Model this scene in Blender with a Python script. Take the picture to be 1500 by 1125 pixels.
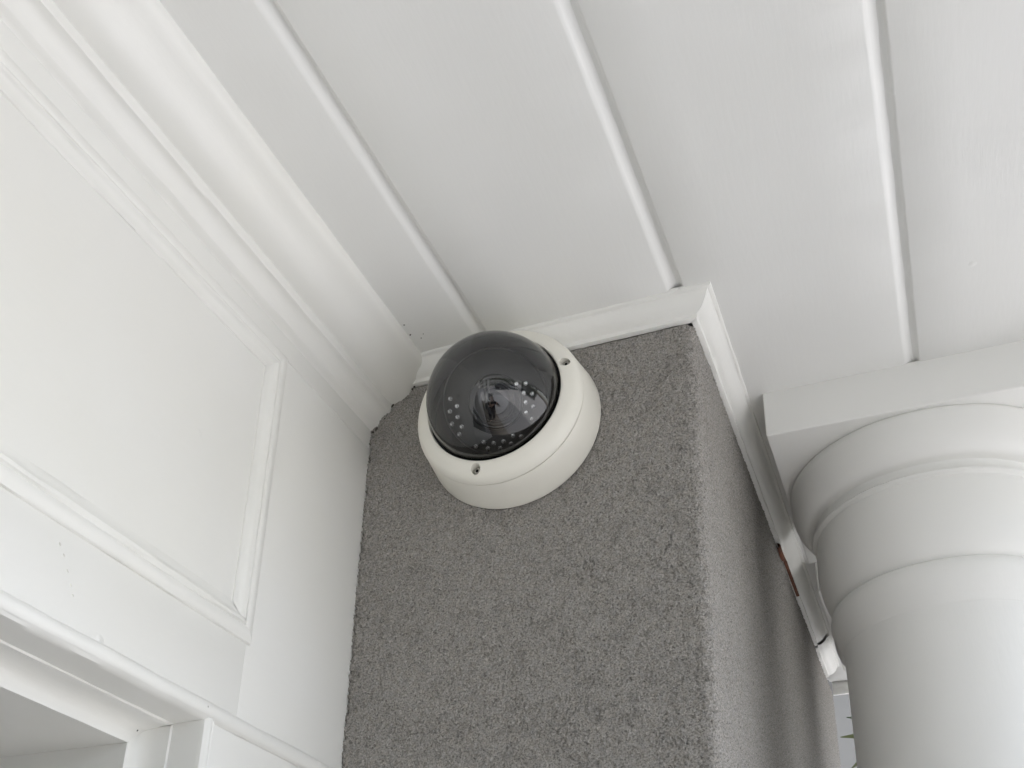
import bpy, bmesh, math, random
import numpy as np
from mathutils import Vector, Matrix
for o in list(bpy.data.objects): bpy.data.objects.remove(o)
random.seed(4)
SC = bpy.context.scene
COL = SC.collection
R = math.radians
S = 0.6            # metres per model unit (ceiling is one unit above the lens)
ZC = 1.75          # lens height above the porch floor
ZG = -ZC / S       # floor in model units
def W(p): return (p[0]*S, p[1]*S, ZC + p[2]*S)

# ------------------------------------------------------------------ camera
RIGHT = Vector((0.92893835, 0.36975818, 0.01877311))
DOWN = Vector((-0.13755523, 0.39176601, -0.90972411))
FWD = Vector((-0.34373259, 0.84249527, 0.41478864))
cam_d = bpy.data.cameras.new('camera'); cam = bpy.data.objects.new('camera', cam_d); COL.objects.link(cam)
M = Matrix.Identity(4)
for i in range(3):
    M[i][0] = RIGHT[i]; M[i][1] = -DOWN[i]; M[i][2] = -FWD[i]
M.translation = Vector((0, 0, ZC)); cam.matrix_world = M
cam_d.sensor_fit = 'HORIZONTAL'; cam_d.sensor_width = 36
cam_d.lens = 36*1594.70/1500
cam_d.shift_x = (750-756.30)/1500; cam_d.shift_y = (905.81-562.5)/1500
cam_d.clip_start = 0.01; cam_d.clip_end = 500
SC.camera = cam

# ------------------------------------------------------------------ light
SUN_EL, SUN_AZ = 68.0, 135.0      # azimuth measured from -Y towards +X
w = bpy.data.worlds.new('World'); SC.world = w; w.use_nodes = True
nt = w.node_tree; nt.nodes.clear()
sky = nt.nodes.new('ShaderNodeTexSky'); sky.sky_type = 'NISHITA'; sky.sun_disc = False
sky.sun_elevation = R(SUN_EL); sky.sun_rotation = R(180-SUN_AZ)
sky.air_density = 1.0; sky.dust_density = 4.0; sky.ozone_density = 1.0
hs = nt.nodes.new('ShaderNodeHueSaturation'); hs.inputs['Saturation'].default_value = 0.50   # overcast: grey, not blue
bg = nt.nodes.new('ShaderNodeBackground'); bg.inputs['Strength'].default_value = 0.15
out = nt.nodes.new('ShaderNodeOutputWorld')
nt.links.new(sky.outputs[0], hs.inputs['Color']); nt.links.new(hs.outputs[0], bg.inputs['Color']); nt.links.new(bg.outputs[0], out.inputs[0])
sd = bpy.data.lights.new('sun', 'SUN'); sd.energy = 1.2; sd.angle = R(18); sd.color = (1.0, 0.985, 0.965)
so = bpy.data.objects.new('sun', sd); COL.objects.link(so)
dv = Vector((math.sin(R(SUN_AZ))*math.cos(R(SUN_EL)), -math.cos(R(SUN_AZ))*math.cos(R(SUN_EL)), math.sin(R(SUN_EL))))
so.rotation_euler = dv.to_track_quat('Z', 'Y').to_euler(); so.location = (6, -4, 9)
SC.view_settings.view_transform = 'Standard'
try: SC.view_settings.look = 'None'
except Exception: pass
SC.view_settings.gamma = 1.0; SC.view_settings.use_curve_mapping = False
SC.view_settings.exposure = 1.83
SC.render.engine = 'CYCLES'
SC.cycles.max_bounces = 12; SC.cycles.diffuse_bounces = 8; SC.cycles.transparent_max_bounces = 12; SC.cycles.glossy_bounces = 5

# ------------------------------------------------------------------ helpers
def hashn(ix, iy, seed):
    n = (ix.astype(np.int64)*374761393 + iy.astype(np.int64)*668265263 + seed*1442695041) & 0xFFFFFFFF
    n = ((n ^ (n >> 13))*1274126177) & 0xFFFFFFFF
    n = (n ^ (n >> 16)) & 0xFFFF
    return n/32767.5 - 1.0
def vnoise(x, y, seed=0):
    x = np.asarray(x, float); y = np.asarray(y, float)
    ix = np.floor(x); iy = np.floor(y); fx = x-ix; fy = y-iy
    ux = fx*fx*(3-2*fx); uy = fy*fy*(3-2*fy)
    a = hashn(ix, iy, seed); b = hashn(ix+1, iy, seed); c = hashn(ix, iy+1, seed); d = hashn(ix+1, iy+1, seed)
    return (a*(1-ux)+b*ux)*(1-uy) + (c*(1-ux)+d*ux)*uy
def link(o, parent=None):
    COL.objects.link(o)
    if parent is not None: o.parent = parent
    return o
def root_of(o):
    while o.parent is not None: o = o.parent
    return o
def thing(name, label, cat, base, group=None):
    o = bpy.data.objects.new(name, None); COL.objects.link(o)
    o.empty_display_size = 0.05
    o.location = W(base); o['label'] = label; o['category'] = cat; o['kind'] = 'thing'
    if group: o['group'] = group
    return o
def mesh(name, verts, faces, mat, parent=None, smooth=True, world=False, auto=35):
    """verts in model units (or metres when world=True); stored relative to the thing's base"""
    V = np.asarray(verts, float).reshape(-1, 3)
    if not world: V = V*S + np.array([0, 0, ZC])
    if parent is not None: V = V - np.array(root_of(parent).location)
    me = bpy.data.meshes.new(name)
    me.from_pydata(V.tolist() if len(V) < 60000 else V, [], faces)
    me.materials.append(mat)
    if smooth:
        me.shade_smooth()
        if auto: me.set_sharp_from_angle(angle=R(auto))
    me.update()
    return link(bpy.data.objects.new(name, me), parent)
def gridfaces(nu, nv, wrap=False, flip=False):
    """nu columns, nv rows; index = u*nv+v"""
    F = []
    for u in range(nu if wrap else nu-1):
        u2 = (u+1) % nu
        for v in range(nv-1):
            f = (u*nv+v, u2*nv+v, u2*nv+v+1, u*nv+v+1)
            F.append(f[::-1] if flip else f)
    return F
def loft(name, prof, ts, fn, mat, parent=None, jit=0.0, seed=1, auto=35, flip=False, closed=False):
    """sweep a profile: fn(a, b, t) -> model point; jit roughens the paint"""
    P = list(prof)+([prof[0]] if closed else [])
    V = []
    for i, t in enumerate(ts):
        for k, (a, b) in enumerate(P):
            p = Vector(fn(a, b, t))
            if jit:
                s = t*40
                kk = k*0.9
                n = lambda q: float(vnoise(np.array([s]), np.array([kk]), seed+q)[0]) + 0.5*float(vnoise(np.array([s*3.1]), np.array([kk*2]), seed+q+7)[0])
                p += Vector((n(1), n(2)*0.4, n(3)))*jit
            V.append(p)
    return mesh(name, V, gridfaces(len(ts), len(P), flip=flip), mat, parent, auto=auto)
def lin(a, b, n): return [a+(b-a)*i/(n-1) for i in range(n)]
def box(name, lo, hi, mat, parent=None, bev=0.0):
    bm = bmesh.new(); bmesh.ops.create_cube(bm, size=1.0)
    for v in bm.verts:
        v.co = Vector([(lo[i]+hi[i])/2 + v.co[i]*(hi[i]-lo[i]) for i in range(3)])
    if bev: bmesh.ops.bevel(bm, geom=list(bm.edges), offset=bev, segments=3, affect='EDGES', profile=0.5)
    vs = [v.co.copy() for v in bm.verts]; idx = {v: i for i, v in enumerate(bm.verts)}
    fs = [[idx[v] for v in f.verts] for f in bm.faces]; bm.free()
    return mesh(name, vs, fs, mat, parent)
def lathe_pts(prof, centre, axis, n=96, jitfn=None):
    """prof: (radius, height along axis)"""
    axis = Vector(axis).normalized()
    e1 = axis.orthogonal().normalized()
    if abs(axis.z) < 0.9:
        e1 = (Vector((0, 0, 1)) - axis*axis.z).normalized()
    else: e1 = Vector((1, 0, 0))
    e2 = axis.cross(e1); c = Vector(centre); V = []
    for i in range(n):
        a = 2*math.pi*i/n
        for k, (r, h) in enumerate(prof):
            if jitfn: r = r+jitfn(a, k, h)
            V.append(c + axis*h + (e1*math.cos(a)+e2*math.sin(a))*r)
    return V
def lathe(name, prof, centre, axis, mat, parent=None, n=96, auto=35, jitfn=None, flip=False):
    return mesh(name, lathe_pts(prof, centre, axis, n, jitfn), gridfaces(n, len(prof), wrap=True, flip=flip), mat, parent, auto=auto)

# ------------------------------------------------------------------ materials
def newmat(name):
    m = bpy.data.materials.new(name); m.use_nodes = True
    n = m.node_tree.nodes; b = n['Principled BSDF']
    return m, m.node_tree, b
def ramp(nt_, fac, stops):
    r = nt_.nodes.new('ShaderNodeValToRGB'); e = r.color_ramp.elements
    e[0].position, e[0].color = stops[0][0], (*stops[0][1], 1)
    e[1].position, e[1].color = stops[1][0], (*stops[1][1], 1)
    for p, c in stops[2:]:
        x = e.new(p); x.color = (*c, 1)
    nt_.links.new(fac, r.inputs[0]); return r.outputs[0]
def tex(nt_, kind, scale, coords, **kw):
    t = nt_.nodes.new(kind); t.inputs['Scale'].default_value = scale
    for k, v in kw.items(): t.inputs[k].default_value = v
    nt_.links.new(coords, t.inputs['Vector']); return t
def coords(nt_, scl=(1, 1, 1)):
    tc = nt_.nodes.new('ShaderNodeTexCoord'); mp = nt_.nodes.new('ShaderNodeMapping')
    mp.inputs['Scale'].default_value = scl
    nt_.links.new(tc.outputs['Object'], mp.inputs['Vector']); return mp.outputs[0]
def mix(nt_, fac, a, b):
    m = nt_.nodes.new('ShaderNodeMix'); m.data_type = 'RGBA'
    for sock, val in ((m.inputs[0], fac), (m.inputs[6], a), (m.inputs[7], b)):
        if isinstance(val, (int, float)): sock.default_value = val
        elif isinstance(val, tuple): sock.default_value = (*val, 1)
        else: nt_.links.new(val, sock)
    return m.outputs[2]
def math_(nt_, op, a, b=None):
    m = nt_.nodes.new('ShaderNodeMath'); m.operation = op
    for s, v in zip(m.inputs, (a, b)):
        if v is None: continue
        if isinstance(v, (int, float)): s.default_value = v
        else: nt_.links.new(v, s)
    return m.outputs[0]
def bump(nt_, b, h, dist, strength=1.0, prev=None):
    n = nt_.nodes.new('ShaderNodeBump'); n.inputs['Distance'].default_value = dist; n.inputs['Strength'].default_value = strength
    nt_.links.new(h, n.inputs['Height'])
    if prev is not None: nt_.links.new(prev, n.inputs['Normal'])
    nt_.links.new(n.outputs[0], b.inputs['Normal']); return n.outputs[0]

def paint(name, col, col2, grain=(1, 1, 1), rough=0.38, specks=0.5, relief=1.0):
    m, t, b = newmat(name)
    c0 = coords(t); cg = coords(t, grain)
    big = tex(t, 'ShaderNodeTexNoise', 5.0, c0, Detail=3.0)
    base = ramp(t, big.outputs[0], [(0.30, col), (0.70, col2)])
    # little dark flecks of grit caught in the paint
    vor = tex(t, 'ShaderNodeTexVoronoi', 24.0, c0)
    d = math_(t, 'LESS_THAN', vor.outputs['Distance'], 0.016)
    sep = t.nodes.new('ShaderNodeSeparateColor'); t.links.new(vor.outputs['Color'], sep.inputs[0])
    pick = math_(t, 'LESS_THAN', sep.outputs[0], specks)
    fl = math_(t, 'MULTIPLY', d, pick)
    base = mix(t, math_(t, 'MULTIPLY', fl, 0.55), base, (0.16, 0.14, 0.11))
    t.links.new(base, b.inputs['Base Color'])
    rn = tex(t, 'ShaderNodeTexNoise', 22.0, cg, Detail=4.0)
    rr = t.nodes.new('ShaderNodeMapRange'); rr.inputs[1].default_value = 0.3; rr.inputs[2].default_value = 0.7
    rr.inputs[3].default_value = rough-0.05; rr.inputs[4].default_value = rough+0.09
    t.links.new(rn.outputs[0], rr.inputs[0]); t.links.new(rr.outputs[0], b.inputs['Roughness'])
    # brush drag, low waviness, drips and nibs
    n1 = tex(t, 'ShaderNodeTexNoise', 60.0, cg, Detail=5.0, Roughness=0.6)
    n2 = tex(t, 'ShaderNodeTexNoise', 9.0, c0, Detail=2.0)
    vb = tex(t, 'ShaderNodeTexVoronoi', 13.0, c0)
    nib = math_(t, 'MAXIMUM', math_(t, 'SUBTRACT', 0.045, vb.outputs['Distance']), 0.0)
    p1 = bump(t, b, n1.outputs[0], 0.00022*relief)
    p2 = bump(t, b, n2.outputs[0], 0.0030*relief, prev=p1)
    bump(t, b, nib, 0.026*relief, prev=p2)
    return m
WHITE, WHITE2 = (0.790, 0.793, 0.772), (0.808, 0.812, 0.796)
M_ceil = paint('white_ceiling_paint', WHITE, WHITE2, (6, 0.8, 6), 0.34, 0.35, 0.55)
M_wall = paint('white_joinery_paint', (0.786, 0.782, 0.738), (0.810, 0.811, 0.784), (3, 1.0, 3), 0.36, 0.40, 0.6)
M_col = paint('white_column_paint', (0.782, 0.784, 0.757), (0.806, 0.806, 0.782), (5, 5, 1.0), 0.38, 0.30, 0.6)
M_trim = paint('white_trim_paint', (0.770, 0.768, 0.733), (0.808, 0.807, 0.778), (3, 3, 3), 0.38, 0.5, 1.3)

def stucco():
    m, t, b = newmat('grey_textured_render')
    c = coords(t)
    n1 = tex(t, 'ShaderNodeTexNoise', 3.5, c, Detail=4.0)
    n2 = tex(t, 'ShaderNodeTexNoise', 760.0, c, Detail=2.0)
    n3 = tex(t, 'ShaderNodeTexNoise', 210.0, c, Detail=2.0)
    a = ramp(t, n1.outputs[0], [(0.3, (0.310, 0.297, 0.276)), (0.7, (0.345, 0.331, 0.309))])
    # sand grains of the render: grey, buff, dark
    g = ramp(t, n2.outputs[0], [(0.36, (0.055, 0.052, 0.048)), (0.46, (0.280, 0.269, 0.250)), (0.58, (0.350, 0.336, 0.313)), (0.68, (0.52, 0.503, 0.472))])
    k = ramp(t, n3.outputs[0], [(0.35, (0.262, 0.238, 0.196)), (0.65, (0.300, 0.293, 0.283))])
    n4 = tex(t, 'ShaderNodeTexNoise', 620.0, c, Detail=1.0)
    pit = ramp(t, n4.outputs[0], [(0.28, (0.55, 0.55, 0.55)), (0.36, (0, 0, 0))])
    t.links.new(mix(t, pit, mix(t, 0.25, mix(t, 0.62, a, g), k), (0.035, 0.032, 0.028)), b.inputs['Base Color'])
    b.inputs['Roughness'].default_value = 0.93
    b.inputs['Specular IOR Level'].default_value = 0.25
    p = bump(t, b, n2.outputs[0], 0.0010)
    bump(t, b, n3.outputs[0], 0.0012, prev=p)
    return m
M_stucco = stucco()
def simple(name, col, rough=0.5, metal=0.0, spec=0.5, var=0.06, scale=40.0, bmp=0.0):
    m, t, b = newmat(name)
    n = tex(t, 'ShaderNodeTexNoise', scale, coords(t), Detail=4.0)
    lo = tuple(max(0, c*(1-var)) for c in col); hi = tuple(c*(1+var) for c in col)
    t.links.new(ramp(t, n.outputs[0], [(0.3, lo), (0.7, hi)]), b.inputs['Base Color'])
    b.inputs['Roughness'].default_value = rough; b.inputs['Metallic'].default_value = metal
    b.inputs['Specular IOR Level'].default_value = spec
    if bmp: bump(t, b, n.outputs[0], bmp)
    return m
M_house = paint('ivory_camera_plastic', (0.775, 0.757, 0.675), (0.80, 0.785, 0.715), (1, 1, 1), 0.40, 0.30, 0.12)
M_black = simple('black_plastic', (0.006, 0.006, 0.0065), 0.45, spec=0.3)
M_blacksat = simple('matt_black_liner', (0.010, 0.0105, 0.011), 0.6)
M_gasket = simple('black_rubber', (0.010, 0.010, 0.010), 0.5)
M_steel = simple('dull_steel', (0.42, 0.41, 0.38), 0.35, 1.0)
M_seam = simple('seam_shadow_gap', (0.16, 0.155, 0.14), 0.8)
M_recess_back = simple('dark_recess_back_paint', (0.02, 0.03, 0.026), 0.3)  # kept dark to cut the light bouncing inside the recess
M_flake = simple('scuffed_paint', (0.69, 0.68, 0.63), 0.7)
M_timber = simple('red_brown_timber', (0.125, 0.042, 0.020), 0.7, var=0.4, scale=60, bmp=0.001)
M_chip_shade = simple('dark_chip_and_gap_shade', (0.06, 0.055, 0.045), 0.8)  # bare chips, and the shade painted over gaps beside the cornice
M_lens = simple('black_lens_glass', (0.004, 0.004, 0.006), 0.05, spec=0.8)
M_lensring = simple('black_anodised_ring', (0.014, 0.014, 0.015), 0.25)
m, t, b = newmat('clear_led_epoxy'); M_led = m
b.inputs['Base Color'].default_value = (0.92, 0.93, 0.93, 1); b.inputs['Roughness'].default_value = 0.13
b.inputs['Transmission Weight'].default_value = 0.0; b.inputs['Metallic'].default_value = 0.8; b.inputs['IOR'].default_value = 1.5
m, t, b = newmat('smoked_dome'); M_dome = m
t.nodes.remove(b); ou = t.nodes['Material Output']
tr = t.nodes.new('ShaderNodeBsdfTransparent'); tr.inputs[0].default_value = (0.78, 0.79, 0.795, 1)
gl = t.nodes.new('ShaderNodeBsdfGlossy'); gl.inputs['Roughness'].default_value = 0.012; gl.inputs[0].default_value = (1, 1, 1, 1)
fr = t.nodes.new('ShaderNodeFresnel'); fr.inputs[0].default_value = 1.74
mx = t.nodes.new('ShaderNodeMixShader')
t.links.new(fr.outputs[0], mx.inputs[0]); t.links.new(tr.outputs[0], mx.inputs[1]); t.links.new(gl.outputs[0], mx.inputs[2]); t.links.new(mx.outputs[0], ou.inputs[0])
M_conc = simple('pale_concrete', (0.46, 0.455, 0.445), 0.85, var=0.12, scale=3, bmp=0.002)
M_floor = simple('dark_porch_tile', (0.130, 0.113, 0.090), 0.6, var=0.15, scale=6, bmp=0.001)
M_asph = simple('asphalt', (0.25, 0.252, 0.255), 0.9, var=0.25, scale=30, bmp=0.003)
M_nwall = simple('pale_blue_grey_render', (0.240, 0.232, 0.214), 0.85, var=0.05, scale=4, bmp=0.002)
M_leaf = simple('olive_leaf', (0.065, 0.075, 0.025), 0.45, var=0.35, scale=12)
M_leafdark = simple('dark_leaf', (0.03, 0.045, 0.018), 0.5, var=0.3, scale=12)
M_bark = simple('grey_brown_bark', (0.12, 0.10, 0.08), 0.9, var=0.3, scale=25, bmp=0.004)
M_roof = simple('grey_roof_sheet', (0.20, 0.20, 0.20), 0.6)

# ------------------------------------------------------------------ ground
def sheet(name, x0, x1, y0, y1, z, mat):
    o = mesh(name, [(x0, y0, z), (x1, y0, z), (x1, y1, z), (x0, y1, z)], [(0, 1, 2, 3)], mat, world=True, smooth=False)
    o['kind'] = 'structure'; return o
sheet('ground', -200, 200, -200, 200, -0.16, M_conc)
o = box('porch_floor', (-0.7085, -4.9, ZG-0.26), (0.80, 3.0, ZG), M_floor, bev=0.01); o['kind'] = 'structure'
sheet('road', -200, 200, -11.0, -6.4, -0.150, M_asph)
sheet('driveway', 0.52, 2.8, -6.4, 40, -0.150, M_asph)  # out-of-view strip, laid out to shape light bounced up into the porch

# ------------------------------------------------------------------ porch ceiling
ceil = thing('porch_ceiling', 'white boarded porch ceiling with V grooves between the wide boards', 'ceiling', (0.3, -0.7, 1.0))
GR = [(-0.5290, -0.5085), (-0.2515, -0.2288), (0.0310, 0.0522), (0.312, 0.333), (0.593, 0.614)]
edges = [-0.712] + [v for g in GR for v in g] + [0.80]
YS = lin(-4.6, 0.2, 24)+lin(0.23, 1.45, 62)+lin(1.5, 2.648, 24)
DG = 0.0080
for i in range(len(edges)//2):
    a, b_ = edges[2*i], edges[2*i+1]
    pr = []
    if i > 0:
        gm = (GR[i-1][0]+GR[i-1][1])/2+0.0030
        pr += [(gm, 1.02), (gm-0.001, 1+DG), (a-0.0040, 1+0.0056), (a-0.0022, 1+0.0032), (a-0.0008, 1+0.0010), (a+0.0015, 1.0)]
    else: pr += [(a, 1.02), (a, 1.0)]
    pr += [(a+(b_-a)*f, 1.0) for f in (0.25, 0.5, 0.75)]
    if i < len(GR):
        gm = (GR[i][0]+GR[i][1])/2+0.0030
        pr += [(b_-0.0015, 1.0), (b_+0.0010, 1+0.0006), (b_+0.0040, 1+0.0026), (b_+0.0090, 1+0.0062), (gm-0.0012, 1+DG-0.0002), (gm+0.0030, 1+DG+0.0004), (gm+0.0030, 1.02)]
    else: pr += [(b_, 1.0), (b_, 1.02)]
    loft('board', pr, YS, lambda p, q, tt: (p, tt, q), M_ceil, ceil, jit=0.00045, seed=30+i*5, auto=50, flip=True)
box('roof_deck', (-0.70, -4.6, 1.0215), (0.86, 2.80, 1.12), M_roof, ceil)
box('fascia', (0.803, -4.6, 0.965), (0.84, 2.66, 1.02), M_trim, ceil, 0.003)
box('end_board', (-0.2255, 2.652, 0.9665), (0.802, 2.660, 1.0205), M_trim, ceil, 0.002)
box('front_board', (-0.70, -4.65, 0.90), (0.802, -4.602, 1.0205), M_trim, ceil, 0.003)

# ------------------------------------------------------------------ left wall (door surround)
XW = -0.708
wall = thing('panelled_wall', 'white panelled timber wall with deep cornice over a doorway, left of the grey pier', 'wall', (XW, 0.2, ZG))
YL = lin(-1.2, 0.30, 16)+lin(0.33, 1.164, 70)
# frame members
def member(name, y0, y1, z0, z1, x=XW, back=-0.735):
    return box(name, (back, y0, z0), (x, y1, z1), M_wall, wall, 0.0007)
member('top_rail', -1.2, 1.164, 0.876, 0.93, XW)
member('stile', 0.9325, 1.164, 0.380, 0.8757, XW-0.0004)
member('bottom_rail', -1.2, 0.9322, 0.380, 0.4768, XW+0.0002)
member('stile', -1.2, -0.90, 0.477, 0.8757, XW-0.0004)
member('lower_facing', 0.893, 1.164, ZG, 0.3795, XW-0.0022)
member('lower_facing', -1.9, -0.66, ZG, 0.3795, XW-0.0022)
member('side_facing', -4.6, -1.9, ZG, 0.93, XW-0.0010)
member('side_facing', -1.9, -1.2, 0.38, 0.93, XW-0.0012)
# panel, softly uneven
ny, nz = 60, 14
pv = []
for i in range(ny):
    for k in range(nz):
        y = -0.89+(0.925+0.89)*i/(ny-1); z = 0.485+(0.868-0.485)*k/(nz-1)
        pv.append((XW-0.0012+0.0004*float(vnoise(np.array([y*6]), np.array([z*6]), 5)[0]), y, z))
mesh('panel', pv, gridfaces(ny, nz), M_wall, wall, auto=None)
# bolection moulding, four mitred lengths
PM = [(-0.0004, -0.003), (0.0, 0.0010), (0.0006, 0.0028), (0.0025, 0.0042), (0.0060, 0.0056), (0.0100, 0.0064), (0.0135, 0.0064), (0.0158, 0.0055), (0.0168, 0.0044), (0.0176, 0.0047), (0.0190, 0.0068),
      (0.0212, 0.0076), (0.0230, 0.0074), (0.0240, 0.0064), (0.0250, 0.0046), (0.0270, 0.0030), (0.0300, 0.0018), (0.0340, 0.0009), (0.0385, 0.0003), (0.0390, -0.0006), (0.0391, -0.004)]
Y0, Y1, Z0, Z1 = -0.90, 0.9368, 0.4768, 0.8757
def tt01(n): return lin(0, 1, n)
loft('panel_moulding', PM, tt01(110), lambda d, p, s: (XW+p, (Y0+d)+(Y1-Y0-2*d)*s, Z1-d), M_wall, wall, jit=0.0004, seed=101, flip=True)
loft('panel_moulding', PM, tt01(110), lambda d, p, s: (XW+p, (Y0+d)+(Y1-Y0-2*d)*s, Z0+d), M_wall, wall, jit=0.0007, seed=131)
loft('panel_moulding', PM, tt01(40), lambda d, p, s: (XW+p, Y1-d, (Z0+d)+(Z1-Z0-2*d)*s), M_wall, wall, jit=0.0004, seed=151)
loft('panel_moulding', PM, tt01(20), lambda d, p, s: (XW+p, Y0+d, (Z0+d)+(Z1-Z0-2*d)*s), M_wall, wall, jit=0.0003, seed=171, flip=True)
# cornice
CP = [(-0.6165, 1.004), (-0.6165, 0.9985), (-0.6172, 0.9925), (-0.6180, 0.9885), (-0.6200, 0.9850), (-0.6240, 0.9820), (-0.6292, 0.9785), (-0.6345, 0.9744),
      (-0.6395, 0.9696), (-0.6436, 0.9646), (-0.6476, 0.9594), (-0.6520, 0.9546), (-0.6575, 0.9506), (-0.6640, 0.9477), (-0.6700, 0.9459), (-0.6768, 0.9443),
      (-0.6772, 0.9420), (-0.6776, 0.9350), (-0.6788, 0.9318), (-0.6812, 0.9312), (-0.6835, 0.9308), (-0.6868, 0.9292), (-0.6905, 0.9258), (-0.6938, 0.9212), (-0.6962, 0.9160), (-0.6972, 0.9130), (-0.6982, 0.9122),
      (-0.7030, 0.9100), (-0.7070, 0.9078), (-0.7082, 0.9070), (-0.7100, 0.9068)]
loft('cornice', CP, lin(-4.6, -0.02, 40)+lin(0.0, 1.170, 90), lambda x, z, y: (x, y, z), M_wall, wall, jit=0.00042, seed=201, auto=40)
# nosing over the doorway
NP = [(-0.7090, 0.3905), (-0.7078, 0.3898), (-0.7050, 0.3886), (-0.7022, 0.3858), (-0.7012, 0.3820), (-0.7014, 0.3775), (-0.7030, 0.3738), (-0.7055, 0.3718), (-0.7100, 0.3712)]
loft('nosing', NP, lin(-1.9, 0.3, 20)+lin(0.33, 1.165, 60), lambda x, z, y: (x, y, z), M_wall, wall, jit=0.0006, seed=231, auto=60)
# door frame: head lining and jamb lining, mitred
FP = [(-0.7030, -0.0030), (-0.7060, -0.0002), (-0.7120, 0.0006), (-0.7300, 0.0013), (-0.7446, 0.0018), (-0.7450, 0.0034), (-0.7456, 0.0040), (-0.7560, 0.0042), (-0.7640, 0.0049),
      (-0.7705, 0.0064), (-0.7752, 0.0088), (-0.7778, 0.0115), (-0.7788, 0.0150), (-0.7790, 0.0245), (-0.7797, 0.0257), (-0.8200, 0.0257), (-1.12, 0.0257)]
ZH, YJ, YJ2 = 0.3692, 0.8770, -0.64
loft('door_head', FP, tt01(100), lambda x, d, s: (x, (YJ2+d)+(YJ-YJ2-2*d)*s, ZH-d), M_wall, wall, jit=0.0005, seed=251)
loft('door_jamb', FP, [0, .02, .04, .06, .08, .1, .2, .4, .6, .8, 1], lambda x, d, s: (x, YJ-d, (ZH-d)+(ZG-ZH+d)*s), M_wall, wall, jit=0.0004, seed=271, flip=True)
loft('door_jamb', FP, [0, .1, .3, .6, 1], lambda x, d, s: (x, YJ2+d, (ZH-d)+(ZG-ZH+d)*s), M_wall, wall)
box('door', (-1.14, YJ2-0.05, ZG), (-1.121, YJ+0.05, ZH+0.05), M_recess_back, wall)  # unseen board added to close the recess against light from behind
box('wall_light_block', (-1.12, -4.6, ZH+0.004), (-0.74, 1.164, 0.99), M_wall, wall)  # unseen boxes added behind the joinery to stop light leaking through
box('wall_light_block', (-1.12, YJ+0.004, ZG), (-0.74, 1.164, ZH+0.0035), M_wall, wall)
# staff bead on the jamb corner
SB = [(0.8764, -0.006), (0.8766, 0.0005), (0.8774, 0.0018), (0.8790, 0.0022), (0.8800, 0.0010), (0.8806, 0.0004), (0.8815, 0.0016), (0.8835, 0.0036), (0.8860, 0.0043), (0.8885, 0.0036),
      (0.8905, 0.0017), (0.8912, 0.0007), (0.8922, 0.0012), (0.8938, 0.0014), (0.8948, 0.0006), (0.8955, -0.0030)]
loft('staff_bead', SB, [0, .01, .02, .03, .04, .06, .1, .3, .6, 1], lambda y, p, s: (XW+p, y, 0.3725+(ZG-0.3725)*s), M_wall, wall, jit=0.0003, seed=291, flip=True)

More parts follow.
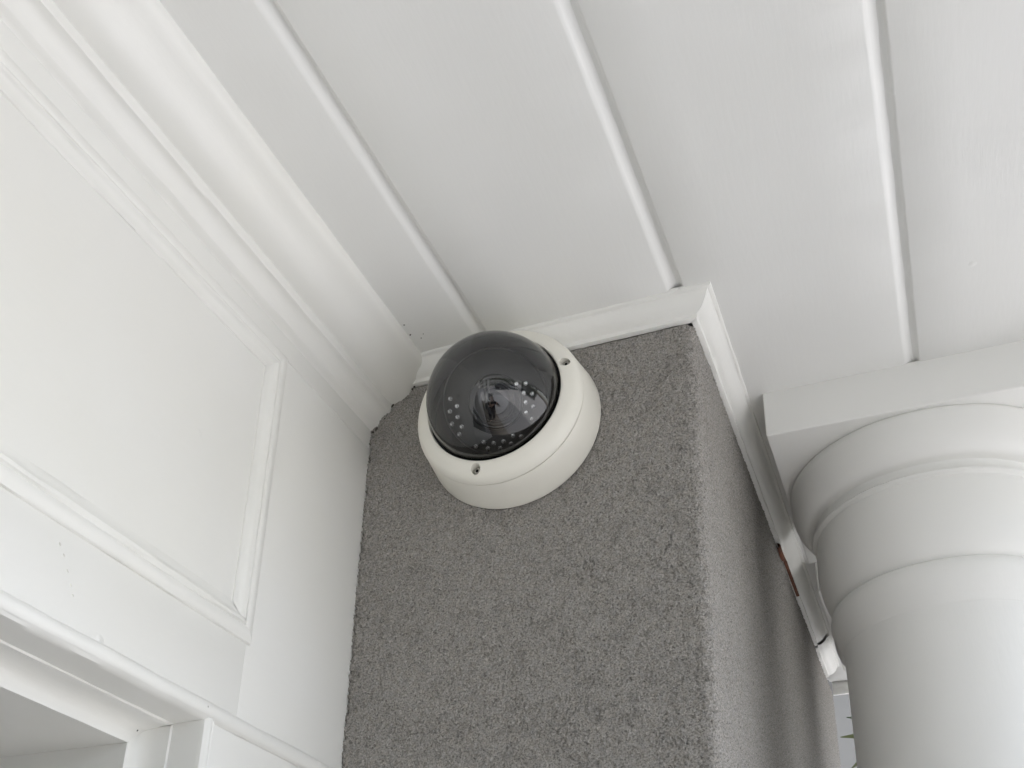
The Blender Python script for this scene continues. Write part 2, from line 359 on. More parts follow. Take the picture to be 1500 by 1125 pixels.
# ------------------------------------------------------------------ grey rendered pier
XC, YP = -0.2260, 1.1563
pier = thing('rendered_pier', 'grey textured render pier with a rounded corner, between the panelled wall and the column', 'pier', (-0.467, 1.9, ZG))
def pier_surface():
    rad = 0.014
    s1 = list(np.arange(-0.7095, XC-rad, 0.00120))
    arc = [(XC-rad+rad*math.sin(a), YP+rad-rad*math.cos(a), math.sin(a), -math.cos(a)) for a in np.linspace(0, math.pi/2, 18)]
    ysd = [YP+rad]; st = 0.0013
    while ysd[-1] < 2.648:
        ysd.append(ysd[-1]+st); st = min(st*1.0035, 0.0042)
    X = np.array(s1[:-1]+[a[0] for a in arc]+[XC]*(len(ysd)-1))
    Y = np.array([YP]*(len(s1)-1)+[a[1] for a in arc]+ysd[1:])
    NX = np.array([0.0]*(len(s1)-1)+[a[2] for a in arc]+[1.0]*(len(ysd)-1))
    NY = np.array([-1.0]*(len(s1)-1)+[a[3] for a in arc]+[0.0]*(len(ysd)-1))
    sl = np.concatenate([[0], np.cumsum(np.hypot(np.diff(X), np.diff(Y)))])
    zs = np.concatenate([[ZG, ZG*0.5, 0.0, 0.15], np.arange(0.25, 0.9690, 0.00120), [0.9695]])
    SS, ZZ = np.meshgrid(sl, zs, indexing='ij')
    u, v = SS*S*1000, ZZ*S*1000          # millimetres
    wx = 1.6*vnoise(u/7, v/7, 91); wy = 1.6*vnoise(u/7, v/7, 92)
    n1 = vnoise((u+wx)/2.1, (v+wy)/2.1, 1); n2 = vnoise((u+wx)/1.25, (v+wy)/1.25, 2); n3 = vnoise(u/3.6, v/3.6, 3); n4 = vnoise(u/60, v/60, 4)
    crease = np.clip(1-np.abs(n1)*5.5, 0, 1)*np.clip(0.25+n3*1.6, 0, 1)
    crease2 = np.clip(1-np.abs(n2)*4.0, 0, 1)*np.clip(vnoise(u/9, v/9, 6)*1.5, 0, 1)
    h = 0.36*n2+0.22*n3+0.4*n4-1.5*crease-0.9*crease2
    grit = vnoise(u/0.9, v/0.9, 12)
    h += 0.22*grit
    # ragged, recessed edges where the render was stopped against the timber
    el = np.clip(1-(SS*S*1000)/4.0, 0, 1)
    rag = np.clip(0.1+1.0*vnoise(u/4, v/5, 21)+1.3*vnoise(u/2, v/1.8, 22), 0, 1)
    h -= 4.2*el*rag
    et = np.clip(1-(0.9695-ZZ)*S*1000/2.2, 0, 1)
    h -= 1.9*et
    H = 1.35*h/1000/S
    VX = X[:, None]+NX[:, None]*H; VY = Y[:, None]+NY[:, None]*H
    V = np.stack([VX, VY, ZZ], -1).reshape(-1, 3)
    nu, nv = len(X), len(zs)
    V = V*S+np.array([0, 0, ZC])-np.array(pier.location)
    iu, iv = np.meshgrid(np.arange(nu-1), np.arange(nv-1), indexing='ij')
    a = (iu*nv+iv).ravel(); F = np.stack([a, a+nv, a+nv+1, a+1], 1).astype(np.int32)
    me = bpy.data.meshes.new('render_face')
    me.vertices.add(len(V)); me.vertices.foreach_set('co', V.astype(np.float32).ravel())
    me.loops.add(F.size); me.loops.foreach_set('vertex_index', F.ravel())
    me.polygons.add(len(F)); me.polygons.foreach_set('loop_start', np.arange(0, F.size, 4, dtype=np.int32))
    me.polygons.foreach_set('loop_total', np.full(len(F), 4, dtype=np.int32))
    me.update(calc_edges=True); me.validate()
    me.materials.append(M_stucco); me.shade_smooth()
    link(bpy.data.objects.new('render_face', me), pier)
pier_surface()
box('pier_core', (-0.73, YP+0.02, ZG), (XC-0.02, 2.646, 0.995), M_stucco, pier)
# moulding under the ceiling, mitred round the corner
KP = [(-0.002, 0.0318), (0.0052, 0.0318), (0.0064, 0.0312), (0.0066, 0.0268), (0.0074, 0.0256), (0.0105, 0.0246), (0.0150, 0.0222), (0.0195, 0.0180), (0.0232, 0.0128), (0.0258, 0.0078), (0.0272, 0.0050),
      (0.0286, 0.0044), (0.0305, 0.0040), (0.0318, 0.0026), (0.0321, -0.0005), (0.0321, -0.003)]
loft('moulding', KP, tt01(90), lambda p, q, s: (-0.70+(XC+p+0.70)*s, YP-p, 1-q), M_trim, pier, jit=0.0004, seed=301, flip=True, auto=40)
loft('moulding', KP, tt01(120), lambda p, q, s: (XC+p, (YP-p)+(2.326-YP+p)*s, 1-q), M_trim, pier, jit=0.0006, seed=331, flip=True, auto=40)
loft('moulding', KP, lin(2.335, 2.53, 14), lambda p, q, s: (XC+p-0.0005, s+p*0.4, 1-q-0.0006), M_trim, pier, jit=0.0008, seed=341, flip=True, auto=40)
tb = []
for i in range(26):
    s = i/25; y = 1.815+0.235*s; hh = 0.0125*math.sin(math.pi*min(1, s*3+0.12))**0.6*(1-0.75*s)+0.0008
    for q in range(5):
        a = math.pi*q/4
        tb.append((XC+0.0014+0.0062*math.sin(a), y, 0.9665-hh*0.5+hh*0.62*math.cos(a)+0.0008*float(vnoise(np.array([y*60.]), np.array([q*1.0]), 8)[0])))
mesh('exposed_timber', tb, gridfaces(26, 5), M_timber, pier)

# ------------------------------------------------------------------ columns
def column(base, label, jit_seed, group):
    cx_, cy_ = base
    t_ = thing('porch_column', label, 'column', (cx_, cy_, ZG), group)
    A = 0.2195
    bm = []
    box('abacus', (cx_-A, cy_-A, 0.9242), (cx_+A, cy_+A, 1.0030), M_col, t_, 0.0025)
    cap = [(0.2090, 0.9258), (0.2112, 0.9244), (0.2140, 0.9215), (0.2152, 0.9165), (0.2152, 0.9090), (0.2150, 0.8990), (0.2142, 0.8890), (0.2120, 0.8780), (0.2082, 0.8680), (0.2028, 0.8596), (0.1968, 0.8550), (0.1925, 0.8538),
           (0.1880, 0.8534), (0.1826, 0.8528), (0.1806, 0.8500), (0.1802, 0.8450), (0.1812, 0.8405), (0.1840, 0.8376), (0.1880, 0.8362), (0.1890, 0.8340), (0.1880, 0.8318), (0.1842, 0.8304), (0.1822, 0.8288),
           (0.1838, 0.8120), (0.1848, 0.7950), (0.1850, 0.7790), (0.1838, 0.7600), (0.1808, 0.7420), (0.1762, 0.7260), (0.1712, 0.7150), (0.1680, 0.7108), (0.1656, 0.7092), (0.1648, 0.7082)]
    bead = [(0.1648, 0.7082), (0.1668, 0.7074), (0.1700, 0.7040), (0.1724, 0.6990), (0.1736, 0.6920), (0.1730, 0.6840), (0.1706, 0.6750), (0.1672, 0.6660), (0.1634, 0.6570), (0.1606, 0.6500), (0.1592, 0.6430)]
    shaft = [(0.1592, 0.6430), (0.1590, 0.60), (0.1592, 0.5), (0.1600, 0.35), (0.163, 0.0), (0.1665, -0.6), (0.170, -1.4), (0.172, -2.2), (0.172, -2.55)]
    foot = [(0.172, -2.55), (0.182, -2.56), (0.186, -2.60), (0.182, -2.64), (0.180, -2.65), (0.205, -2.66), (0.214, -2.71), (0.205, -2.76), (0.200, -2.765)]
    def jf(a, k, h):
        v = 0.00035*float(vnoise(np.array([a*5]), np.array([h*60]), jit_seed)[0])
        if 0.8270 < h < 0.8420: v += 0.0013*float(vnoise(np.array([a*14]), np.array([h*120]), jit_seed+3)[0])+0.0006*float(vnoise(np.array([a*41]), np.array([h*300]), jit_seed+4)[0])
        return v
    c = (cx_, cy_, 0)
    lathe('capital', cap, c, (0, 0, 1), M_col, t_, 160, 40, jf, True)
    lathe('neck_ring', bead, c, (0, 0, 1), M_col, t_, 160, 60, jf, True)
    lathe('shaft', shaft, c, (0, 0, 1), M_col, t_, 128, 60, None, True)
    lathe('base', foot, c, (0, 0, 1), M_col, t_, 96, 50, None, True)
    box('plinth', (cx_-0.215, cy_-0.215, ZG), (cx_+0.215, cy_+0.215, -2.764), M_col, t_, 0.003)
    return t_
c1 = column((0.0455, 1.6135), 'white round porch column with moulded capital and square block, nearest, right of the grey pier', 11, 'white porch columns')
def dup_tree(src, loc, label):
    r = src.copy(); COL.objects.link(r); r.location = loc; r['label'] = label
    for ch in list(src.children):
        c = ch.copy(); COL.objects.link(c); c.parent = r
        for g in list(ch.children):
            d = g.copy(); COL.objects.link(d); d.parent = c
    return r
dup_tree(c1, W((0.0455, 1.6135+0.560, ZG)), 'white round porch column standing right behind the nearest column, mostly hidden by it')
dup_tree(c1, W((0.02, -4.30, ZG)), 'white porch column at the front, left pale post mirrored in the dome')
dup_tree(c1, W((0.58, -4.30, ZG)), 'white porch column at the front, right pale post mirrored in the dome')

# ------------------------------------------------------------------ dome security camera
CX, CZ = -0.4800, 0.8555
cctv = thing('security_camera', 'ivory dome security camera with smoked dome fixed high on the grey pier', 'security camera', (CX, YP, CZ))
AX = (0, -1, 0)
def cc(d=0.0): return (CX, YP-d, CZ)
body = [(0.100, 0.001), (0.1225, 0.001), (0.1243, 0.0016), (0.1250, 0.0032), (0.1249, 0.0060), (0.1228, 0.022), (0.1206, 0.038), (0.1184, 0.0526), (0.1180, 0.0535), (0.1168, 0.0538), (0.110, 0.0539)]
lathe('base_ring', body, cc(), AX, M_house, cctv, 160, 40)
lathe('seam', [(0.112, 0.0530), (0.1168, 0.0532), (0.1168, 0.0556), (0.112, 0.0556)], cc(), AX, M_seam, cctv, 120, 40)
cov = [(0.100, 0.0546), (0.1165, 0.0547), (0.1178, 0.0551), (0.1184, 0.0560), (0.1180, 0.0585), (0.1168, 0.0620), (0.1148, 0.0655), (0.1125, 0.0682), (0.1095, 0.0705), (0.1060, 0.0724), (0.1020, 0.0742), (0.0985, 0.0757),
       (0.0962, 0.0764), (0.0948, 0.0763), (0.0940, 0.0755), (0.0937, 0.0735), (0.0937, 0.060), (0.0937, 0.0547)]
cover = lathe('cover', cov+[cov[0]], cc(), AX, M_house, cctv, 192, 40)
# three screw pockets sunk into the sloping face
ang = [math.atan2(-0.1011, -0.0227), math.atan2(0.035, 0.0979), math.atan2(0.035, 0.0979)+R(120)]
def bake_difference(target, cutters):
    for c in cutters:
        md = target.modifiers.new('cut', 'BOOLEAN'); md.operation = 'DIFFERENCE'; md.solver = 'EXACT'; md.object = c
    dg = bpy.context.evaluated_depsgraph_get(); dg.update()
    me = bpy.data.meshes.new_from_object(target.evaluated_get(dg))
    target.modifiers.clear()
    if len(me.polygons) > 50: target.data = me
    for c in cutters: bpy.data.objects.remove(c)
cuts = []
for a in ang:
    rr = 0.1043
    cuts.append(lathe('pocket', [(0.0001, 0.0590), (0.0066, 0.0590), (0.0070, 0.09), (0.0001, 0.09)], (CX+math.cos(a)*rr, YP, CZ+math.sin(a)*rr), AX, M_house, None, 32))
    cuts[-1].location = (0, 0, 0)
bpy.context.view_layer.update()
bake_difference(cover, cuts)
cover.data.shade_smooth(); cover.data.set_sharp_from_angle(angle=R(38))
for a in ang:
    p = (CX+math.cos(a)*0.1043, YP, CZ+math.sin(a)*0.1043)
    sc = lathe('screw', [(0.0020, 0.0575), (0.0022, 0.0678), (0.0042, 0.0678), (0.0050, 0.0668), (0.0050, 0.0575)], p, AX, M_steel, cctv, 24)
    lathe('socket', [(0.0021, 0.0676), (0.0020, 0.0645), (0.00005, 0.0643)], p, AX, M_black, sc, 6)
lathe('gasket', [(0.0938, 0.062), (0.0938, 0.0728), (0.0930, 0.0738), (0.0918, 0.0735), (0.0914, 0.072), (0.0914, 0.062)], cc(), AX, M_gasket, cctv, 128, 40)
DR, DC = 0.0916, 0.0673
dome_pr = [(DR, 0.058)] + [(DR*math.cos(a), DC+DR*math.sin(a)) for a in np.linspace(0.0, math.pi/2-0.0005, 56)]
lathe('dome', dome_pr, cc(), AX, M_dome, cctv, 144, None)
# inside: dark liner, turret, led board, lens
lathe('liner', [(0.0925, 0.068), (0.0915, 0.045), (0.085, 0.022), (0.060, 0.018), (0.00005, 0.018)], cc(), AX, M_blacksat, cctv, 96, 40)
c0 = Vector((CX, YP-DC, CZ)); N = (-c0).normalized()
E1 = N.cross(Vector((0, 0, 1))).normalized(); E2 = N.cross(E1)
TC = c0 - N*0.004
tur = [(0.0700*math.cos(a), 0.0700*math.sin(a)) for a in np.linspace(-0.7, 0.28, 12)]+[(0.0650, 0.0208)]
lathe('turret', tur, TC, N, M_black, cctv, 96, 40)
HB = 0.0200                                 # board sits this far in front of the dome centre
board = lathe('led_board', [(0.0668, HB-0.0045), (0.0668, HB-0.0008), (0.0660, HB), (0.0365, HB), (0.0355, HB-0.0010), (0.0355, HB-0.0080)], c0, N, M_black, cctv, 96, 40)
LED = [(.059, -.002), (.050, .007), (.059, .014), (.049, .021), (.056, .030), (.043, .033), (.046, .043), (.024, .058), (.014, .052), (.008, .060), (.001, .053), (-.008, .059), (-.012, .050), (-.022, .053), (-.024, .042), (-.035, .043),
       (-.026, -.024), (-.038, -.025), (-.036, -.013), (-.047, -.012), (-.039, -.001), (-.049, .004), (-.040, .012), (-.048, .020)]
led_me = None
lp = [(0.0033, -0.001), (0.0033, 0.0026)]+[(0.0033*math.cos(a), 0.0026+0.0034*math.sin(a)) for a in np.linspace(0.2, math.pi/2-0.01, 6)]
for q, (a, b_) in enumerate(LED):
    pos = c0+N*HB+E1*a+E2*b_
    if led_me is None:
        o = lathe('led', lp, (0, 0, 0), N, M_led, None, 14, 60)
        # recentre on the led's own origin
        o.data.transform(Matrix.Translation(Vector((0, 0, -ZC)))); led_me = o.data
        o.parent = board
    else:
        o = link(bpy.data.objects.new('led', led_me), board)
    o.location = Vector(W(pos))-Vector(cctv.location)
lathe('light_sensor', [(0.0030, HB-0.0005), (0.0030, HB+0.0006), (0.0026, HB+0.0010), (0.00005, HB+0.0010)], c0+E1*0.049-E2*0.006, N, M_lensring, board, 20)
lens = lathe('lens', [(0.0355, HB-0.008), (0.0345, HB+0.002), (0.0330, HB+0.0030), (0.0310, HB+0.0026), (0.0295, HB-0.0030), (0.0265, HB-0.0040), (0.0255, HB-0.0015), (0.0235, HB-0.0015), (0.0225, HB-0.0060), (0.0190, HB-0.0080)], c0, N, M_lensring, cctv, 80, 40)
lathe('lens_glass', [(0.0195*math.sin(a), HB-0.0085+0.006*math.cos(a)) for a in np.linspace(math.pi/2, 0.003, 14)], c0, N, M_lens, lens, 64)

# ------------------------------------------------------------------ chips and nail holes in the paint
def ray_dir(u, v):
    return (RIGHT*((u-756.30)/1594.70) + DOWN*((v-905.81)/1594.70) + FWD)
def blob(name, c, nrm, r1, r2, rot, parent, mat=M_chip_shade, seed=0):
    nrm = Vector(nrm).normalized(); e1 = nrm.orthogonal().normalized(); e1 = (Matrix.Rotation(rot, 3, nrm) @ e1); e2 = nrm.cross(e1)
    c = Vector(c); rnd = random.Random(seed); V = [c+nrm*0.0006]; n = 11
    for ring, f in ((0, 0.7), (1, 1.0)):
        for i in range(n):
            a = 2*math.pi*i/n; k = f*(0.75+0.5*rnd.random())
            V.append(c+(e1*math.cos(a)*r1+e2*math.sin(a)*r2)*k+nrm*(0.0004 if ring == 0 else -0.0006))
    F = [(0, 1+i, 1+(i+1) % n) for i in range(n)]+[(1+i, 1+n+i, 1+n+(i+1) % n, 1+(i+1) % n) for i in range(n)]
    return mesh(name, V, F, mat, parent)
def on_plane(u, v, ax, val):
    d = ray_dir(u, v); return d*(val/d[ax])
for q, (u, v, r1, r2) in enumerate([(601, 490.5, .0012, .0022), (617, 495, .0012, .0012), (620, 489, .0010, .0008), (592, 476, .0010, .0016)]):
    blob('paint_chip', on_plane(u, v, 2, 1.0), (0, 0, -1), r1, r2, q*0.7, ceil, seed=q)
blob('nail_hole', on_plane(201.5, 1069.5, 0, -0.7765), (1, 0, 0), .0012, .0014, 0.3, wall, seed=7)
blob('nail_hole', on_plane(223, 1066, 0, -0.7690), (1, 0, -0.6), .0022, .0013, 0.9, wall, seed=8)

for q, (u, v, r1, r2) in enumerate([(88, 797, .0022, .0012), (94, 813, .0020, .0008), (99, 836, .0024, .0007), (104, 857, .0022, .0009), (107, 872, .0016, .0008)]):
    blob('paint_scuff', on_plane(u, v, 0, XW+0.0004), (1, 0, 0), r1, r2, 1.5, wall, M_flake, seed=70+q)
# dark patches laid on for shade in the gaps, and joint dirt, beside the cornice
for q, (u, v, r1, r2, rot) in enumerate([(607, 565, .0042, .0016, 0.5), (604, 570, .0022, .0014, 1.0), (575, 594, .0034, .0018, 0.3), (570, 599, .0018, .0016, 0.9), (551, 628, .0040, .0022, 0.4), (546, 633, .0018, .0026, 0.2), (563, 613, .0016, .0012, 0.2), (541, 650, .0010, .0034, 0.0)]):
    blob('gap_shade_dirt', on_plane(u, v, 1, YP-0.0012), (0, -1, 0), r1, r2, rot, pier, seed=40+q)

# ------------------------------------------------------------------ neighbour and plant seen through the gap
nb = thing('house_wall', 'pale blue grey house wall in the gap between pier and column', 'wall', (-0.7, 6.2, ZG-0.26))
box('wall_face', (-2.4, 6.2, ZG-0.26), (0.9, 6.6, 6.2), M_nwall, nb, 0.01)
box('eave', (-2.5, 5.9, 6.2), (1.0, 6.8, 6.35), M_trim, nb, 0.01)
pl = thing('cordyline', 'strappy green leaved plant showing blade tips behind the column', 'plant', (0.14, 3.35, ZG-0.26))
tr_p = [(0.03, 0), (0.026, 0.8), (0.024, 2.0), (0.022, 4.0)]
lathe('trunk', tr_p, (0.14, 3.35, ZG-0.26), (0, 0, 1), M_bark, pl, 12, 60)
def blade(root_, tip, wd, sag, mat, nm='leaf'):
    a, b_ = Vector(root_), Vector(tip); d = b_-a
    side = d.cross(a).normalized(); V = []; n = 9
    for i in range(n):
        s = i/(n-1); p = a+d*s+Vector((0, 0, 1))*sag*4*s*(1-s)
        ww = 1.25*wd*(0.35+0.65*math.sin(math.pi*min(1, s*0.8+0.12)))*(1-s**7)+0.0012
        V += [p-side*ww+Vector((0, 0, ww*0.35)), p-Vector((0, 0, 0.001)), p+side*ww+Vector((0, 0, ww*0.35))]
    return mesh(nm, V, gridfaces(n, 3), mat, pl, auto=None)
hub = Vector((0.14, 3.35, 1.12))
for u, v, m_, wd in [(1240, 1051, M_leafdark, .012), (1231, 1080, M_leaf, .014), (1247, 1126, M_leaf, .020)]:
    blade(hub+Vector((-0.02, 0, 0)), on_plane(u, v, 1, 3.30), wd, -0.02 if v < 1100 else 0.03, m_)
rl = random.Random(3)
for i in range(34):
    a = rl.uniform(-1.9, 1.9); e = rl.uniform(-0.5, 1.2); L = rl.uniform(0.38, 0.62)
    tip = hub+Vector((math.cos(a)*math.cos(e), math.sin(a)*math.cos(e)*0.8, math.sin(e)))*L
    blade(hub, tip, 0.016, 0.05, M_leaf if i % 3 else M_leafdark)

# ------------------------------------------------------------------ what the dome mirrors: street, hedge, cars, photographer
def wmesh(name, V, F, mat, parent, smooth=True, auto=40): return mesh(name, V, F, mat, parent, smooth=smooth, world=True, auto=auto)
def wlathe(name, prof, centre, axis, mat, parent, n=32, auto=40):
    return wmesh(name, lathe_pts(prof, centre, axis, n), gridfaces(n, len(prof), wrap=True), mat, parent, auto=auto)
M_carp = simple('dark_grey_car_paint', (0.035, 0.037, 0.042), 0.22, var=0.03)
M_carw = simple('white_car_paint', (0.62, 0.63, 0.63), 0.22, var=0.03)
M_glass = simple('dark_car_glass', (0.012, 0.014, 0.016), 0.05)
M_rim = simple('alloy_rim', (0.45, 0.45, 0.46), 0.3, 0.8)
M_lamp = simple('lamp_lens', (0.6, 0.6, 0.58), 0.1)
def car(x, y, mat, label):
    r = bpy.data.objects.new('parked_car', None); COL.objects.link(r); r.location = (x, y, -0.15)
    r['label'] = label; r['category'] = 'car'; r['kind'] = 'thing'; r['group'] = 'cars parked along the road'
    z0 = -0.15
    st = [(-2.15, .42, .72, .70), (-2.05, .30, .92, .80), (-1.5, .24, .98, .86), (-1.1, .22, 1.02, .88), (0, .22, 1.00, .90), (0.9, .22, .96, .89), (1.6, .24, .86, .86), (2.0, .30, .74, .78), (2.15, .40, .62, .66)]
    V = []
    for (px, lo, hi, hw) in st:
        for yy, zz in [(-hw*.86, lo), (-hw, lo+.14), (-hw, (lo+hi)/2+.05), (-hw*.95, hi-.05), (-hw*.80, hi), (0, hi+.03), (hw*.80, hi), (hw*.95, hi-.05), (hw, (lo+hi)/2+.05), (hw, lo+.14), (hw*.86, lo), (0, lo)]:
            V.append((x+px, y+yy, z0+zz))
    n = 12; F = [(i*n+k, (i+1)*n+k, (i+1)*n+(k+1) % n, i*n+(k+1) % n) for i in range(len(st)-1) for k in range(n)]
    F += [tuple(range(n)), tuple((len(st)-1)*n+k for k in reversed(range(n)))]
    wmesh('body', V, F, mat, r)
    cs = [(-1.75, .98, .72), (-1.15, 1.40, .62), (-0.5, 1.47, .60), (0.15, 1.44, .60), (1.0, .97, .74)]
    V = []
    for px, hi, hw in cs:
        for yy, zz in [(-.82, .94), (-hw, hi-.04), (-hw*.8, hi), (hw*.8, hi), (hw, hi-.04), (.82, .94)]: V.append((x+px, y+yy, z0+min(zz, hi)))
    F = [(i*6+k, (i+1)*6+k, (i+1)*6+k+1, i*6+k+1) for i in range(4) for k in range(5)]+[(0, 1, 2, 3, 4, 5), (29, 28, 27, 26, 25, 24)]
    wmesh('glasshouse', V, F, M_glass, r)
    V = []
    for px, hi, hw in cs[1:4]:
        for f in (-1, -.5, 0, .5, 1): V.append((x+px, y+f*hw*.84, z0+hi+.012-.012*abs(f)))
    wmesh('roof', V, gridfaces(3, 5, flip=True), mat, r)
    for wx in (-1.32, 1.36):
        for sy in (-1, 1):
            t_ = wlathe('wheel', [(.19, -.10), (.28, -.11), (.32, -.07), (.32, .07), (.28, .11), (.19, .10)], (x+wx, y+sy*.80, z0+.32), (0, sy, 0), M_gasket, r, 28)
            wlathe('rim', [(.195, .085), (.18, .10), (.06, .07), (.03, .09), (.001, .09)], (x+wx, y+sy*.80, z0+.32), (0, sy, 0), M_rim, t_, 20)
    for sy in (-1, 1):
        wlathe('headlight', [(.02, -.04), (.10, -.03), (.10, .02), (.06, .05), (.001, .06)], (x+2.05, y+sy*.56, z0+.62), (1, 0, 0), M_lamp, r, 16)
    return r
car(5.3, -7.5, M_carp, 'dark grey parked car mirrored in the camera dome')
car(10.6, -7.5, M_carw, 'white parked car mirrored in the camera dome')
def hedge(name, label, cat, x0, x1, y0, y1, h, nleaf, seed):
    r = bpy.data.objects.new(name, None); COL.objects.link(r); r.location = ((x0+x1)/2, (y0+y1)/2, -0.16)
    r['label'] = label; r['category'] = cat; r['kind'] = 'thing'
    g = np.random.default_rng(seed); P = g.random((nleaf, 3)); P = np.stack([x0+(x1-x0)*P[:, 0], y0+(y1-y0)*P[:, 1], -0.1+h*P[:, 2]], 1)
    keep = np.abs(vnoise(P[:, 1]*1.3+P[:, 0], P[:, 2]*1.6, seed)) < 0.25+0.5*(1-P[:, 2]/h)+0.25; P = P[keep]; n = len(P)
    d1 = g.normal(size=(n, 3)); d1 /= np.linalg.norm(d1, axis=1)[:, None]; d2 = np.cross(d1, g.normal(size=(n, 3))); d2 /= np.linalg.norm(d2, axis=1)[:, None]
    L = 0.13*(0.6+g.random((n, 1))); V = np.stack([P-d1*L, P+d2*L*.5, P+d1*L, P-d2*L*.5], 1).reshape(-1, 3)
    o = wmesh('foliage', V.tolist(), [(4*i, 4*i+1, 4*i+2, 4*i+3) for i in range(n)], M_hedge, r, smooth=False); o['kind'] = 'stuff'
    k = int(max(x1-x0, y1-y0)/0.8)
    for i in range(k):
        f = (i+0.5)/k
        wlathe('stem', [(.05, 0), (.04, h*.5), (.012, h*.9)], (x0+(x1-x0)*(f if x1-x0 > y1-y0 else .5), y0+(y1-y0)*(f if y1-y0 >= x1-x0 else .5), -0.16), (0, 0, 1), M_bark, r, 8)
    return r
M_hedge = simple('hedge_leaf', (0.055, 0.075, 0.03), 0.6, var=0.4, scale=3)
hedge('hedge', 'tall green hedge beside the road mirrored in the camera dome', 'hedge', 12.6, 14.0, -6.0, 1.0, 4.2, 5200, 5)
hedge('hedge', 'long dark hedge across the road mirrored in the camera dome', 'hedge', -14.0, 17.0, -13.4, -11.8, 3.4, 9000, 9)

# the photographer, standing behind the lens with a phone held up in both hands
M_skin = simple('skin', (0.46, 0.30, 0.22), 0.5, var=0.05)
M_coat = simple('black_jacket_cloth', (0.014, 0.014, 0.016), 0.85, var=0.2)
M_jean = simple('black_trouser_cloth', (0.016, 0.016, 0.02), 0.9, var=0.2)
M_hair = simple('dark_hair', (0.02, 0.014, 0.010), 0.6, var=0.3, scale=200)
M_red = simple('dark_red_shirt', (0.20, 0.02, 0.02), 0.8)
per = bpy.data.objects.new('person', None); COL.objects.link(per); per.location = (0.0, -0.44, ZC+ZG*S)
per['label'] = 'person in black jacket and trousers photographing, mirrored in the camera dome'; per['category'] = 'person'; per['kind'] = 'thing'
def skin(name, nodes, links, mat, parent, sub=1):
    keys = list(nodes); me = bpy.data.meshes.new(name)
    base = Vector(root_of(parent).location)
    me.from_pydata([tuple(Vector(nodes[k][0])-base) for k in keys], [(keys.index(a), keys.index(b)) for a, b in links], [])
    o = bpy.data.objects.new(name, me); COL.objects.link(o)
    md = o.modifiers.new('skin', 'SKIN'); md.use_smooth_shade = True
    for i, k in enumerate(keys):
        rr = nodes[k][1]; me.skin_vertices[0].data[i].radius = rr if isinstance(rr, tuple) else (rr, rr)
        me.skin_vertices[0].data[i].use_root = (i == 0)
    sb = o.modifiers.new('sub', 'SUBSURF'); sb.levels = sub; sb.render_levels = sub
    dg = bpy.context.evaluated_depsgraph_get(); dg.update()
    me2 = bpy.data.meshes.new_from_object(o.evaluated_get(dg)); me2.name = name
    bpy.data.objects.remove(o); me2.materials.clear(); me2.materials.append(mat); me2.shade_smooth()
    o = bpy.data.objects.new(name, me2); return link(o, parent)
LENS = Vector((0, 0, ZC))
pc = LENS-RIGHT*0.052+DOWN*0.022-FWD*0.014                 # phone centre, just behind the lens
hl, hr = pc-RIGHT*0.092+DOWN*0.012-FWD*0.012, pc+RIGHT*0.092+DOWN*0.012-FWD*0.012
N_ = {'pelvis': ((0, -.44, .95), (.15, .10)), 'waist': ((0, -.44, 1.10), (.13, .10)), 'chest': ((0, -.44, 1.30), (.16, .11)), 'nb': ((0, -.44, 1.45), (.08, .07)), 'neck': ((0, -.43, 1.51), .052),
      'jaw': ((0, -.405, 1.585), (.055, .065)), 'skull': ((0, -.415, 1.66), (.072, .088)), 'top': ((0, -.42, 1.715), (.05, .06))}
L_ = [('pelvis', 'waist'), ('waist', 'chest'), ('chest', 'nb'), ('nb', 'neck'), ('neck', 'jaw'), ('jaw', 'skull'), ('skull', 'top')]
coat = {k: N_[k] for k in ('waist', 'chest')}; coat = {'waist': (N_['waist'][0], (.150, .118)), 'hip': ((0, -.44, .92), (.165, .125)), 'chest': (N_['chest'][0], (.178, .128)), 'nb': ((0, -.44, 1.455), (.085, .075))}
cl = [('waist', 'hip'), ('waist', 'chest'), ('chest', 'nb')]
jean = {'pelvis': ((0, -.44, .96), (.150, .112))}; jl = []
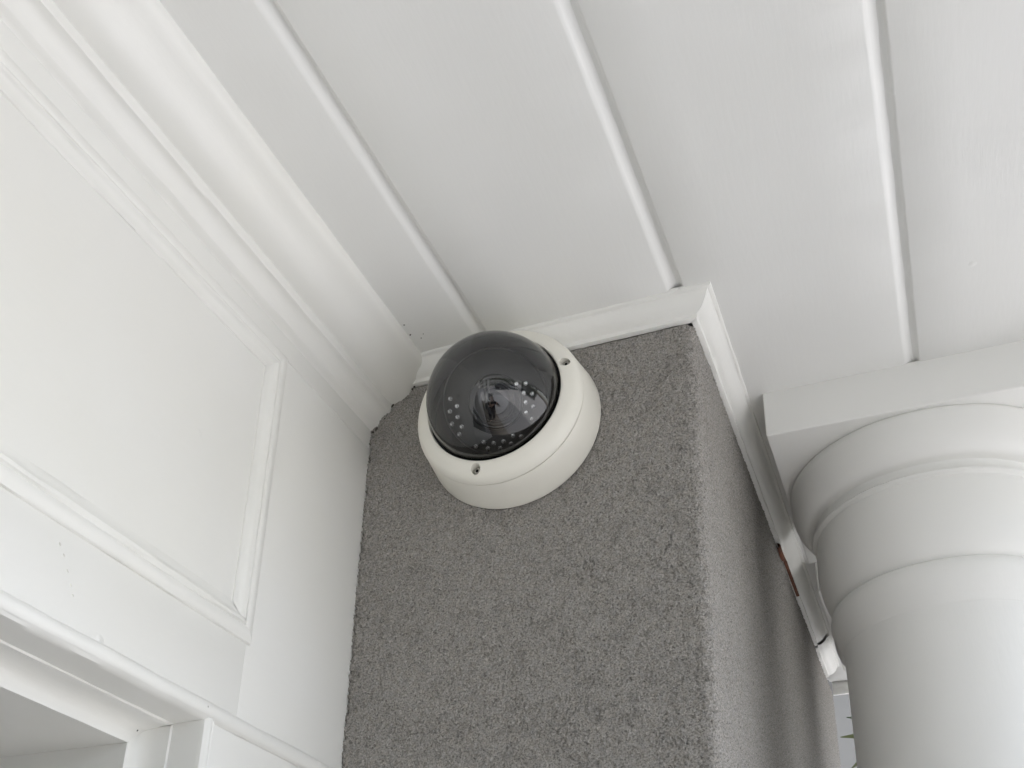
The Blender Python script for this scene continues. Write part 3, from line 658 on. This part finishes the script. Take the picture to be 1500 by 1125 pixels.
for s_, hd in ((-1, hl), (1, hr)):
    q = 'l' if s_ < 0 else 'r'
    sh = Vector((s_*.175, -.44, 1.40)); wr = hd+DOWN*0.07-FWD*0.03
    elb = Vector((s_*.27+(-.02 if s_ < 0 else 0), -.27, 1.33))
    N_[q+'sh'] = (sh, .055); N_[q+'el'] = (elb, .042); N_[q+'wr'] = (wr, .027); N_[q+'pm'] = (hd, (.020, .036))
    L_ += [('chest', q+'sh'), (q+'sh', q+'el'), (q+'el', q+'wr'), (q+'wr', q+'pm')]
    coat[q+'sh'] = (sh, .066); coat[q+'el'] = (elb, .053); coat[q+'cuff'] = (elb+(wr-elb)*.88, .040)
    cl += [('chest', q+'sh'), (q+'sh', q+'el'), (q+'el', q+'cuff')]
    inw = RIGHT*(-s_)
    for f in range(4):                                        # fingers round the back edge of the phone
        b0 = hd-DOWN*(0.026-0.0175*f)+FWD*0.006; Lf = (0.040, 0.045, 0.042, 0.033)[f]
        a1 = b0+FWD*0.018+inw*0.004; a2 = a1+inw*Lf*0.30+FWD*0.001; a3 = a2+inw*Lf*0.22-FWD*0.003
        for nm, p_, r_ in (('a', b0, .0095), ('b', a1, .0088), ('c', a2, .0080), ('d', a3, .0066)): N_[q+nm+str(f)] = (p_, r_)
        L_ += [(q+'pm', q+'a'+str(f)), (q+'a'+str(f), q+'b'+str(f)), (q+'b'+str(f), q+'c'+str(f)), (q+'c'+str(f), q+'d'+str(f))]
    t0 = hd+DOWN*0.030-FWD*0.010+inw*0.008; t1 = t0+inw*0.022-DOWN*0.014-FWD*0.008; t2 = t1+inw*0.022-DOWN*0.010+FWD*0.002
    for nm, p_, r_ in (('t', t0, .012), ('u', t1, .0102), ('v', t2, .0085)): N_[q+nm] = (p_, r_)
    L_ += [(q+'pm', q+'t'), (q+'t', q+'u'), (q+'u', q+'v')]
    hip = Vector((s_*.09, -.44, .90)); kn = Vector((s_*.11, -.42, .50)); an = Vector((s_*.12, -.45, .09)); toe = Vector((s_*.14, -.29, .035))
    N_[q+'hip'] = (hip, .085); N_[q+'kn'] = (kn, .055); N_[q+'an'] = (an, .040); N_[q+'toe'] = (toe, (.035, .025))
    L_ += [('pelvis', q+'hip'), (q+'hip', q+'kn'), (q+'kn', q+'an'), (q+'an', q+'toe')]
    jean[q+'hip'] = (hip, .098); jean[q+'kn'] = (kn, .070); jean[q+'an'] = (an, .058)
    jl += [('pelvis', q+'hip'), (q+'hip', q+'kn'), (q+'kn', q+'an')]
    skin('shoe', {'heel': ((s_*.12, -.475, .045), .045), 'mid': ((s_*.13, -.38, .045), .045), 'toe': ((s_*.145, -.26, .035), (.045, .033))}, [('heel', 'mid'), ('mid', 'toe')], M_black, per, 2)
    wlathe('ear', [(.004, -.008), (.020, -.004), (.022, .003), (.012, .008), (.001, .006)], (s_*.076, -.425, 1.63), (s_, 0, 0), M_skin, per, 14)
    wlathe('eye', [(.013, -.004), (.010, .003), (.005, .006), (.0005, .007)], (s_*.032, -.338, 1.640), (0, 1, .1), M_lamp, per, 14)
skin('body', N_, L_, M_skin, per, 1)
skin('jacket', coat, cl, M_coat, per, 2)
skin('trousers', jean, jl, M_jean, per, 2)
skin('hair', {'a': ((0, -.44, 1.69), (.084, .085)), 'b': ((0, -.45, 1.735), (.055, .06)), 'c': ((0, -.475, 1.62), (.068, .05))}, [('a', 'b'), ('a', 'c')], M_hair, per, 2)
skin('nose', {'a': ((0, -.330, 1.64), .009), 'b': ((0, -.318, 1.612), .013)}, [('a', 'b')], M_skin, per, 2)
skin('mouth', {'a': ((-.02, -.338, 1.580), .005), 'b': ((0, -.332, 1.580), .007), 'c': ((.02, -.338, 1.580), .005)}, [('b', 'a'), ('b', 'c')], M_red, per, 2)
# phone held in both hands
ph = bpy.data.objects.new('phone', None); COL.objects.link(ph); ph.location = pc
ph['label'] = 'black phone held up in both hands of the photographer'; ph['category'] = 'phone'; ph['kind'] = 'thing'
def slab(name, c, a, b_, d, mat, parent):
    bm = bmesh.new(); bmesh.ops.create_cube(bm, size=1.0)
    for v in bm.verts: v.co = c+RIGHT*(v.co.x*a)+DOWN*(v.co.y*b_)+FWD*(v.co.z*d)
    bmesh.ops.bevel(bm, geom=list(bm.edges), offset=min(d, .008)*.4, segments=2, affect='EDGES')
    vs = [v.co.copy() for v in bm.verts]; ix = {v: i for i, v in enumerate(bm.verts)}; fs = [[ix[v] for v in f.verts] for f in bm.faces]; bm.free()
    return wmesh(name, vs, fs, mat, parent)
slab('case', pc, .148, .072, .008, M_black, ph)
slab('screen', pc-FWD*.0046, .140, .066, .001, M_glass, ph)
